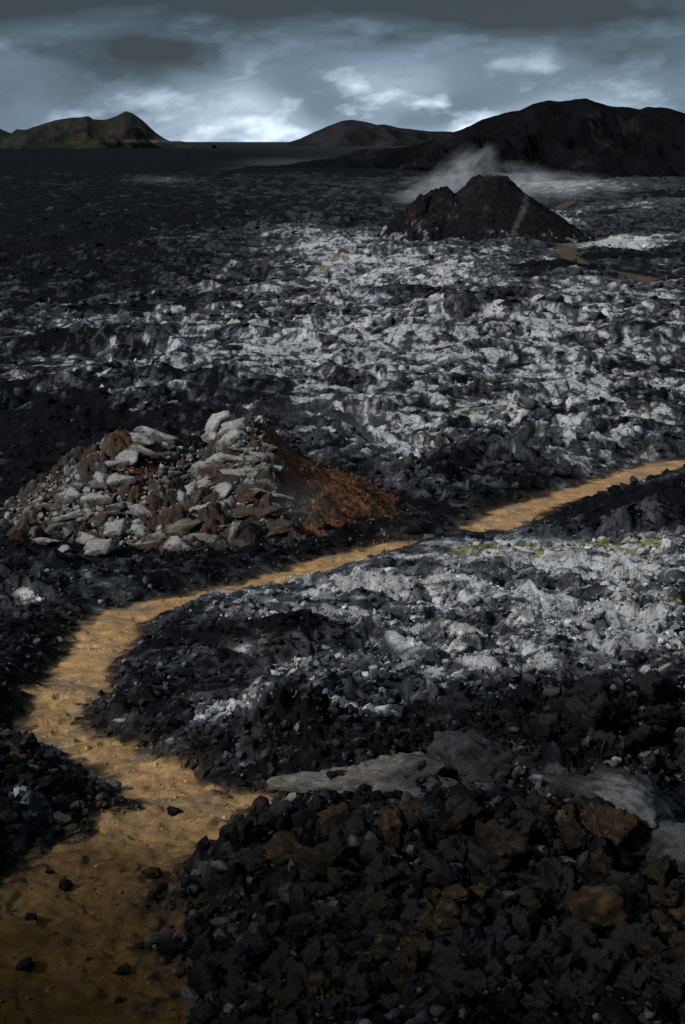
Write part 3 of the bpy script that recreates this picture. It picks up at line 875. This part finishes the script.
# the slope the photographer stands on; unseen rise added to shade the foreground
hx = np.linspace(-70, 60, 261, dtype=f32); hy = np.linspace(-70, 6.4, 160, dtype=f32)
GX, GY = np.meshgrid(hx, hy)
HZ0 = np.interp(GY, [-70, -8, 0, 4, 5.2, 6.4], [13, 17.0, 17.6, 16.0, 15.25, 14.7])
HZ = HZ0 - .15 + np.clip((-GY - 6 - .15 * GX), 0, None) * .0
hz_n = perlin(GX / 6, GY / 6, 220) * .5 + perlin(GX / 2, GY / 2, 221) * .25 + perlin(GX / .8, GY / .8, 222) * .1
shade_rise = sstep(1.5, 15, -GX * .8 - GY * .75 - 1.0) * 9.7
HZ = HZ + shade_rise + hz_n * sstep(5.5, 3.5, GY)
hc_ = np.array([.03, .028, .027], f32) * np.ones(GX.shape + (1,), f32)
struct(link('shading_hillside', mesh_np('shading_hillside', np.stack([GX, GY, HZ], -1).reshape(-1, 3), grid_faces(*GX.shape), M_ground, hc_.reshape(-1, 3))))

# ------------------------------------------------------------------ foreground rocks
def rnd_region(n, x0, x1, y0_, y1_):
    px_ = rng.uniform(x0, x1, n); py_ = rng.uniform(y0_, y1_, n)
    pts = np.array([pix(a, b) for a, b in zip(px_, py_)])
    return px_, py_, pts


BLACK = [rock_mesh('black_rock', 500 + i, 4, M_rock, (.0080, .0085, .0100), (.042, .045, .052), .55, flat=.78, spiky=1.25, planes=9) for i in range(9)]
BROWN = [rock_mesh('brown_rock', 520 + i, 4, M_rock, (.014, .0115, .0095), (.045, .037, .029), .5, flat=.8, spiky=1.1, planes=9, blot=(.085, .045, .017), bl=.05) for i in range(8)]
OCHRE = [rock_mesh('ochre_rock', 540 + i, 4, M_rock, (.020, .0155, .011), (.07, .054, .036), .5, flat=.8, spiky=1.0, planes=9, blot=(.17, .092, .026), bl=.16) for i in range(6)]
placed = np.zeros((0, 3))
ind = 0


def drop(me, name, x, y, s, sink=.15, rot=None, sc3=None):
    z = float(ground_z(x, y)[0])
    o = bpy.data.objects.new(name, me); COL.objects.link(o)
    o.location = (x, y, z + s * (.55 - sink))
    o.scale = sc3 or (s * rng.uniform(.9, 1.25), s * rng.uniform(.9, 1.15), s * rng.uniform(.8, 1.15))
    o.rotation_euler = rot or (rng.normal(0, .35), rng.normal(0, .35), rng.uniform(0, 6.3))
    return o


# singular stones
UNIQ = [  # px, py (foot), radius px, mesh, name, label, category
    (150, 862, 11, OCHRE[0], 'stone', 'orange stone lying at the right edge of the lower footpath', 'stone'),
    (174, 802, 7, BLACK[0], 'stone', 'small dark stone alone on the pale bend of the footpath', 'stone'),
    (32, 908, 9, BLACK[1], 'stone', 'black stone on the brown soil, upper one at the left edge', 'stone'),
    (25, 955, 11, BLACK[2], 'stone', 'wide black stone on the brown soil near the lower left corner', 'stone'),
    (122, 956, 8, BLACK[3], 'stone', 'dark stone in the middle of the lowest stretch of path', 'stone'),
    (66, 878, 8, BROWN[0], 'stone', 'flat brown stone on the path below the left clinker strip', 'stone'),
    (118, 985, 6, BROWN[1], 'stone', 'small brown stone at the very bottom of the path', 'stone'),
    (50, 865, 5, BLACK[4], 'stone', 'pebble sized black stone in the upper part of the brown path', 'stone'),
    (10, 832, 12, BROWN[2], 'stone', 'rounded brown stone at the left edge above the brown soil', 'stone'),
    (600, 945, 38, OCHRE[1], 'boulder', 'large boulder with yellow brown lichen at the lower right', 'boulder'),
    (297, 882, 20, OCHRE[2], 'boulder', 'ochre stained boulder left of centre in the dark rock heap', 'boulder'),
    (495, 905, 22, BROWN[3], 'boulder', 'brown pointed boulder with a paler top in the middle of the heap', 'boulder'),
    (410, 1000, 24, BROWN[4], 'boulder', 'broad brown boulder at the bottom edge right of centre', 'boulder'),
    (503, 1000, 14, OCHRE[3], 'boulder', 'small yellow lichened rock near the bottom edge', 'boulder'),
    (438, 985, 20, BROWN[5], 'boulder', 'brownish lump with a flat top low in the heap', 'boulder'),
    (322, 905, 26, BROWN[6], 'boulder', 'grey brown boulder below the ochre stained one', 'boulder'),
]
for px_, py_, rp, me, nm, lb, ct in UNIQ:
    x, y = pix(px_, py_)
    s = rp * y / FPX * (1.2 if nm == 'boulder' else .9)
    tag(drop(me, nm, x, y, s, sink=.2), lb, ct)
    placed = np.vstack([placed, [x, y, s]])

# big pale slab and smooth grey flow
ps = rock_mesh('pale_slab', 601, 5, M_rock, (.05, .05, .05), (.20, .205, .21), .8, flat=.5, spiky=.9, planes=7)
x, y = pix(628, 872)
o = drop(ps, 'slab', x, y, .48, sink=.3, rot=(.25, .22, .4), sc3=(.50, .42, .40)); tag(o, 'pale grey slab of lava among black rocks near the right edge', 'slab')
placed = np.vstack([placed, [x, y, .42]])
x, y = pix(700, 905)
o = drop(rock_mesh('grey_slab', 604, 5, M_rock, (.03, .031, .033), (.09, .094, .1), .8, flat=.4, spiky=.9, planes=7), 'slab', x, y, .4, sink=.3, rot=(.1, .1, .2), sc3=(.42, .3, .35))
tag(o, 'grey slab cut by the right frame edge below the pale one', 'slab')
placed = np.vstack([placed, [x, y, .3]])


def smooth_slab(name, seed, c0, c1, x, y, sx, sy, sz, rot, label):
    P, F, off = rock_verts(5, seed, 1.0, .5, 14)
    P[:, 2] += np.abs(np.sin(P[:, 0] * 7 + P[:, 1] * 3 + perlin3(P * 2, 4) * 2)) * .06
    P += (P / np.linalg.norm(P, axis=1)[:, None]) * ((.2 - np.abs(perlin3(P * 3.3 + off, 12))) * .22 + (.2 - np.abs(perlin3(P * 7 + off, 14))) * .08 + perlin3(P * 17, 13) * .03)[:, None]
    t = sstep(-.5, .7, P[:, 0] + perlin3(P * 2 + off, 3) * .5)[:, None]
    c = np.array(c0, f32) * (1 - t) + np.array(c1, f32) * t
    c = c * (1 + .5 * perlin3(P * 5, 5) + .45 * perlin3(P * 14, 6))[:, None]
    ck = sstep(.07, .0, np.abs(perlin3(P * 3.3 + off, 12)))[:, None] * .7
    c = c * (1 - ck) + np.array([.012, .012, .013], f32) * ck
    me = mesh_np(name, P, F, M_rock, np.clip(c, .006, .5))
    z = float(profile(np.array([y]))[0])
    o = link(name, me, loc=(x, y, z + .20)); o.scale = (sx, sy, sz); o.rotation_euler = rot
    return tag(o, label, 'slab')


x, y = pix(392, 806)
smooth_slab('slab', 611, (.19, .178, .165), (.075, .076, .08), x, y, .74, .34, .30, (.0, .02, -.1), 'pale grey lava slab joining the path bend behind the front rock heap')
x2, y2 = pix(488, 800)
smooth_slab('slab', 613, (.05, .052, .057), (.022, .0235, .027), x2, y2, .52, .30, .30, (.05, -.05, .1), 'smooth dark grey ropy lava slab right of the pale one')

cand = []
for (n, x0, x1, ya, yb, smin, smax) in ((8500, 120, 790, 800, 1035, .024, .09), (900, 430, 790, 700, 800, .03, .14), (260, -10, 135, 750, 835, .03, .09),
                                       (260, 250, 380, 712, 760, .04, .11), (200, 130, 330, 830, 1030, .03, .08), (600, 300, 700, 830, 1035, .045, .10)):
    px_, py_, pts = rnd_region(n, x0, x1, ya, yb)
    sz = smin * (smax / smin) ** rng.random(n) ** 1.2
    for k in range(n):
        cand.append((sz[k] / pts[k, 1], px_[k], py_[k], pts[k, 0], pts[k, 1], sz[k]))
cand.sort(reverse=True)
GRP = {
    'black': ('black lava rocks of the front heap', 'rough black lava rock in the tumbled heap beside the lower path'),
    'brown': ('brown stained rocks of the front heap', 'brown stained lava rock in the tumbled heap beside the lower path'),
    'ochre': ('ochre lichened rocks of the front heap', 'ochre lichened rock in the tumbled heap beside the lower path'),
    'upper': ('black clinker blocks behind the grey slab', 'black clinker block in the dark ridge behind the smooth grey slab'),
    'edge': ('dark clinker left of the path', 'small dark clinker block on the strip left of the path')}
LIM = 282
small = []
acc = []
for app, px_, py_, x, y, s in cand:
    if look(pq, x, y) < (1.10 + s * 1.6): continue
    if abs(x - pix(430, 800)[0]) < 1.1 and pix(430, 822)[1] < y < pix(430, 770)[1]: continue
    P = np.array(acc) if acc else np.zeros((0, 3))
    allp = np.vstack([placed, P])
    if len(allp) and (np.hypot(allp[:, 0] - x, allp[:, 1] - y) < .62 * (allp[:, 2] + s)).any():
        continue
    acc.append((x, y, s))
    if len(acc) <= LIM:
        if py_ < 800 and px_ > 240: g_, pool = 'upper', BLACK
        elif px_ < 140 and py_ < 840: g_, pool = 'edge', BLACK
        else:
            warm = perlin(np.array([x / .8]), np.array([y / .8]), 230)[0] + rng.normal(0, .25) + (.0 if py_ > 880 else -.3)
            g_, pool = ('black', BLACK) if warm < .24 else (('brown', BROWN) if warm < .60 else ('ochre', OCHRE))
        o = drop(pool[rng.integers(len(pool))], 'lava_rock', x, y, s * 1.15, sink=.25)
        tag(o, GRP[g_][1], 'rock', GRP[g_][0])
    else:
        small.append((x, y, s))
print('rocks', len(acc), 'small', len(small))


# ------------------------------------------------------------------ rubble over the whole field
def rubble(n, ya, yb, smin, smax, seed, pw=2.0):
    r_ = np.random.default_rng(seed)
    y = np.exp(r_.uniform(math.log(ya), math.log(yb), n)); x = r_.uniform(-.43, .43, n) * y
    s = smin * (smax / smin) ** (r_.random(n) ** pw)
    ok = (look(pq, x, y) > .92 + s * 2.0 + r_.random(n) * .25) | ((r_.random(n) < .13) & (s < smin * 2.2))
    ok &= (look(rough, x, y) > r_.uniform(.2, .9, n)) & (look(fq, x, y) > 2.5)
    return x[ok], y[ok], s[ok]


Xs, Ys, Ss = [], [], []
for args in ((13000, 6.6, 14, .014, .045, 1), (40000, 11, 30, .014, .075, 2)):
    a, b, c = rubble(*args); Xs.append(a); Ys.append(b); Ss.append(c)
if small:
    sm = np.array(small); Xs.append(sm[:, 0]); Ys.append(sm[:, 1]); Ss.append(sm[:, 2])
x, y, s = map(np.concatenate, (Xs, Ys, Ss))
col = look(ALB, x, y) * np.random.default_rng(9).uniform(.5, 1.3, (len(x), 1))
big = s / y > .0026
tp = np.clip(look(white, x, y) * .7 + np.random.default_rng(10).normal(0, .10, len(x)) + (np.random.default_rng(11).random(len(x)) < .14 * look(grey, x, y)) * .6, 0, .8)
for nm_, sel, lv, sd in (('a', big, 2, 2), ('b', ~big, 1, 3)):
    pts = np.c_[x, y, ground_z(x, y) + s * .12][sel]
    o = struct(link('lava_rubble', merge_rocks('lava_rubble', pts, s[sel], col[sel], lv, M_rub, spiky=1.25, seed=sd, topc=((.34, .355, .37), tp[sel]))), 'stuff')
    tag(o, 'loose black clinker covering the near lava field' if nm_ == 'a' else 'fine grey clinker gravel covering the near slope', 'rubble')
x, y, s = rubble(29000, 27, 150, .04, .24, 5, 3.0)
inm = (mound_h(x, y) > ground_z(x, y)) | (np.hypot(x - CS[0], y - CY) < 24)
x, y, s = x[~inm], y[~inm], s[~inm]
col = look(ALB, x, y) * np.random.default_rng(12).uniform(.35, 1.15, (len(x), 1))
tp = np.clip(look(white, x, y) * .75 + np.random.default_rng(13).normal(0, .12, len(x)), 0, .8)
o = struct(link('lava_rubble', merge_rocks('lava_rubble', np.c_[x, y, ground_z(x, y) + s * .05], s, col, 1, M_rub, flat=.5, spiky=1.2, seed=4, topc=((.40, .42, .44), tp))), 'stuff')
tag(o, 'broken lava blocks strewn over the middle field', 'rubble')

x, y, s = rubble(19000, 90, 330, .14, .75, 6, 3.0)
inm = np.hypot(x - CS[0], y - CY) < 24
x, y, s = x[~inm], y[~inm], s[~inm]
col = look(ALB, x, y) * np.random.default_rng(15).uniform(.3, 1.1, (len(x), 1))
tp = np.clip(look(white, x, y) * .7 + np.random.default_rng(16).normal(0, .12, len(x)), 0, .8)
o = struct(link('lava_rubble', merge_rocks('lava_rubble', np.c_[x, y, ground_z(x, y)], s, col, 1, M_rub, flat=.45, spiky=1.2, seed=5, topc=((.40, .42, .44), tp))), 'stuff')
tag(o, 'dark lava blocks scattered across the far plain', 'rubble')

# ------------------------------------------------------------------ trail marker posts
def post(px_, py_, d, h, label):
    p = at_d(px_, py_, d); z = float(ground_z(p[0], p[1])[0])
    m, nt, b = new_mat('weathered_post'); b.inputs['Base Color'].default_value = (.12, .10, .07, 1); b.inputs['Roughness'].default_value = .9
    e = bpy.data.objects.new('marker_post', None); COL.objects.link(e); e.location = (p[0], p[1], z)
    for nm, z0, z1, r, cl in (('stake', -.2, h * .8, .045, None), ('cap', h * .8, h, .06, (.20, .13, .035, 1))):
        bm = bmesh.new()
        bmesh.ops.create_cone(bm, cap_ends=True, segments=8, radius1=r, radius2=r * .9, depth=z1 - z0)
        bmesh.ops.translate(bm, verts=bm.verts, vec=(0, 0, (z0 + z1) / 2))
        me = bpy.data.meshes.new(nm); bm.to_mesh(me); bm.free()
        mm = m
        if cl:
            mm = m.copy(); mm.node_tree.nodes['Principled BSDF'].inputs['Base Color'].default_value = cl
        me.materials.append(mm); link(nm, me, e)
    tag(e, label, 'post', 'trail marker posts')


post(621, 231, 250, 1.3, 'thin trail marker post standing above the white crust patch')
post(666, 282, 136, .9, 'short trail marker post at the right near the grey trail')
post(596, 238, 225, .9, 'trail marker post where the far trail bends past the crater')

# ------------------------------------------------------------------ steam
def steam_mat(name, dens, scale, thr):
    m = bpy.data.materials.new(name); m.use_nodes = True
    nt = m.node_tree; nt.nodes.clear(); L = nt.links.new
    out = N(nt, 'ShaderNodeOutputMaterial'); v = N(nt, 'ShaderNodeVolumePrincipled')
    v.inputs['Color'].default_value = (.93, .96, 1, 1); v.inputs['Anisotropy'].default_value = .2
    tc = N(nt, 'ShaderNodeTexCoord')
    ln = N(nt, 'ShaderNodeVectorMath', operation='LENGTH'); L(tc.outputs['Object'], ln.inputs[0])
    fo = N(nt, 'ShaderNodeMapRange', interpolation_type='SMOOTHSTEP'); fo.inputs['From Min'].default_value = 1.0; fo.inputs['From Max'].default_value = .1
    L(ln.outputs['Value'], fo.inputs['Value'])
    no = N(nt, 'ShaderNodeTexNoise'); no.inputs['Scale'].default_value = scale; no.inputs['Detail'].default_value = 5; no.inputs['Distortion'].default_value = .8
    L(tc.outputs['Object'], no.inputs['Vector'])
    mr = N(nt, 'ShaderNodeMapRange'); mr.inputs['From Min'].default_value = thr; mr.inputs['From Max'].default_value = .8
    L(no.outputs['Fac'], mr.inputs['Value'])
    mu = N(nt, 'ShaderNodeMath', operation='MULTIPLY'); L(fo.outputs[0], mu.inputs[0]); L(mr.outputs[0], mu.inputs[1])
    m2 = N(nt, 'ShaderNodeMath', operation='MULTIPLY'); L(mu.outputs[0], m2.inputs[0]); m2.inputs[1].default_value = dens
    L(m2.outputs[0], v.inputs['Density']); L(v.outputs[0], out.inputs['Volume'])
    return m


def steam(px_, py_, d, rx, ry, rz, dens, label, rot=0.0, scale=1.6, thr=.36):
    p = at_d(px_, py_, d)
    P, F = ico(3)
    me = mesh_np('steam', P, F, steam_mat('steam', dens, scale, thr))
    o = link('steam', me, loc=p); o.scale = (rx, ry, rz); o.rotation_euler = (0, rot, 0)
    tag(o, label, 'steam', kind='stuff')


steam(462, 176, 262, 9, 6, 5.2, .60, 'white steam rising left of the crater summit', -.6, 2.2, .42)
steam(432, 188, 258, 10, 6, 3.4, .50, 'thin steam drifting behind the left crater lump', -.25, 2.0, .42)
steam(530, 184, 275, 11, 7, 4.4, .55, 'steam bank behind the right flank of the crater', .2, 2.2, .42)
steam(580, 186, 300, 14, 8, 3.6, .30, 'low steam drifting to the right of the crater', .12, 3.0, .47)
steam(600, 297, 118, 4.0, 2.4, 1.4, .5, 'faint steam wisp over the right middle field', .1, 1.8, .4)
steam(345, 440, 50, 5.5, 3, 2.0, .16, 'faint bluish vapour behind the rusty flank of the mound', .2)
steam(300, 505, 30.0, 1.0, .7, .9, .35, 'faint vapour at the foot of the rock mound', .3)

# ------------------------------------------------------------------ sky and light
SUN_EL = math.radians(33); SUN_AZ = math.radians(238)    # azimuth from +Y, clockwise
wd = bpy.data.worlds.new('World'); scene.world = wd; wd.use_nodes = True
nt = wd.node_tree; nt.nodes.clear(); L = nt.links.new
out = N(nt, 'ShaderNodeOutputWorld'); bg = N(nt, 'ShaderNodeBackground'); bg2 = N(nt, 'ShaderNodeBackground'); mixs = N(nt, 'ShaderNodeMixShader')
sky = N(nt, 'ShaderNodeTexSky', sky_type='NISHITA'); sky.sun_disc = False
sky.sun_elevation = SUN_EL; sky.sun_rotation = SUN_AZ
bg.inputs['Strength'].default_value = .05
L(sky.outputs[0], bg.inputs['Color'])
tc = N(nt, 'ShaderNodeTexCoord'); sep = N(nt, 'ShaderNodeSeparateXYZ'); L(tc.outputs['Generated'], sep.inputs[0])


def math_n(op, a, b=None, c=None, clamp=False):
    n = N(nt, 'ShaderNodeMath', operation=op); n.use_clamp = clamp
    for i, v in enumerate((a, b, c)):
        if v is None: continue
        if isinstance(v, (int, float)): n.inputs[i].default_value = v
        else: L(v, n.inputs[i])
    return n.outputs[0]


def mapr(v, a, b, c=0., d=1., smooth=True):
    n = N(nt, 'ShaderNodeMapRange'); n.interpolation_type = 'SMOOTHSTEP' if smooth else 'LINEAR'
    L(v, n.inputs['Value'])
    for k, q_ in zip(('From Min', 'From Max', 'To Min', 'To Max'), (a, b, c, d)): n.inputs[k].default_value = q_
    return n.outputs[0]


def nz(vec, scale, detail, rough_, dist=0.):
    n = N(nt, 'ShaderNodeTexNoise'); n.inputs['Scale'].default_value = scale; n.inputs['Detail'].default_value = detail
    n.inputs['Roughness'].default_value = rough_; n.inputs['Distortion'].default_value = dist
    L(vec, n.inputs['Vector']); return n.outputs['Fac']


az = math_n('ARCTAN2', sep.outputs[0], sep.outputs[1]); el = math_n('ARCSINE', sep.outputs[2])
cb = N(nt, 'ShaderNodeCombineXYZ'); L(math_n('MULTIPLY', az, 10.0), cb.inputs[0]); L(math_n('ADD', math_n('MULTIPLY', el, 24.0), math_n('MULTIPLY', az, -2.5)), cb.inputs[1])
puff = nz(cb.outputs[0], .85, 8, .48, 0.)
billow = math_n('SUBTRACT', math_n('MULTIPLY', math_n('ABSOLUTE', math_n('SUBTRACT', nz(cb.outputs[0], 1.7, 5, .55), .5)), 5.0), .45)
cb2 = N(nt, 'ShaderNodeCombineXYZ'); L(math_n('MULTIPLY', az, 8.0), cb2.inputs[0]); L(math_n('MULTIPLY', el, 40.0), cb2.inputs[1]); cb2.inputs[2].default_value = 3.3
band = nz(cb2.outputs[0], .6, 8, .50, 0.)
cb3 = N(nt, 'ShaderNodeCombineXYZ'); L(math_n('MULTIPLY', az, 5.0), cb3.inputs[0]); L(math_n('MULTIPLY', el, 14.0), cb3.inputs[1]); cb3.inputs[2].default_value = 7.7
broad = nz(cb3.outputs[0], 1.0, 5, .55, .3)
# brighter break in the cloud low over the horizon
ga = math_n('POWER', 2.718, math_n('MULTIPLY', math_n('POWER', math_n('DIVIDE', math_n('SUBTRACT', az, .03), .15), 2), -1))
ge = mapr(el, .062, .012, 0, 1)
gap = math_n('MULTIPLY', math_n('MULTIPLY', ga, ge), mapr(math_n('ADD', puff, math_n('MULTIPLY', ge, .10)), .44, .60, .35, 1.0))
lum = math_n('ADD', math_n('MULTIPLY', math_n('SUBTRACT', puff, .5), .85), .31)
lum = math_n('ADD', lum, math_n('MULTIPLY', math_n('SUBTRACT', broad, .5), .5))
lum = math_n('ADD', lum, math_n('MULTIPLY', gap, .45))
lum = math_n('ADD', lum, math_n('MULTIPLY', billow, math_n('ADD', math_n('MULTIPLY', gap, .22), .10)))
dk_e = mapr(math_n('ADD', el, math_n('MULTIPLY', math_n('SUBTRACT', band, .5), .10)), .050, .096, 0, 1)
lum = math_n('SUBTRACT', lum, math_n('MULTIPLY', math_n('MULTIPLY', dk_e, mapr(band, .35, .65, .7, 1.4)), .36))
lum = math_n('ADD', lum, mapr(el, .16, .9, 0, .40), None, True)
cr = N(nt, 'ShaderNodeValToRGB'); L(lum, cr.inputs[0])
cr.color_ramp.elements[0].position = 0.0; cr.color_ramp.elements[0].color = (.014, .019, .025, 1)
cr.color_ramp.elements[1].position = 1.0; cr.color_ramp.elements[1].color = (.62, .70, .78, 1)
for p_, c_ in ((.16, (.024, .038, .052, 1)), (.38, (.076, .110, .150, 1)), (.62, (.235, .295, .36, 1)), (.8, (.42, .50, .575, 1))):
    e_ = cr.color_ramp.elements.new(p_); e_.color = c_
L(cr.outputs[0], bg2.inputs['Color']); bg2.inputs['Strength'].default_value = 1.0
mixs.inputs[0].default_value = .95
L(bg.outputs[0], mixs.inputs[1]); L(bg2.outputs[0], mixs.inputs[2]); L(mixs.outputs[0], out.inputs['Surface'])

sl = bpy.data.lights.new('sun', 'SUN'); sl.energy = 1.5; sl.angle = math.radians(10); sl.color = (1, .95, .88)
so = bpy.data.objects.new('sun', sl); COL.objects.link(so)
dirv = Vector((math.sin(SUN_AZ) * math.cos(SUN_EL), math.cos(SUN_AZ) * math.cos(SUN_EL), math.sin(SUN_EL)))
so.rotation_euler = dirv.to_track_quat('Z', 'Y').to_euler()

vs = scene.view_settings
scene.display_settings.display_device = 'sRGB'
vs.view_transform = 'Standard'; vs.look = 'None'; vs.exposure = 1.22; vs.gamma = 1; vs.use_curve_mapping = False
scene.cycles.max_bounces = 5; scene.cycles.diffuse_bounces = 3; scene.cycles.volume_bounces = 1
scene.cycles.use_denoising = False
scene.cycles.denoiser = 'OPENIMAGEDENOISE'
scene.cycles.denoising_input_passes = 'RGB_ALBEDO_NORMAL'
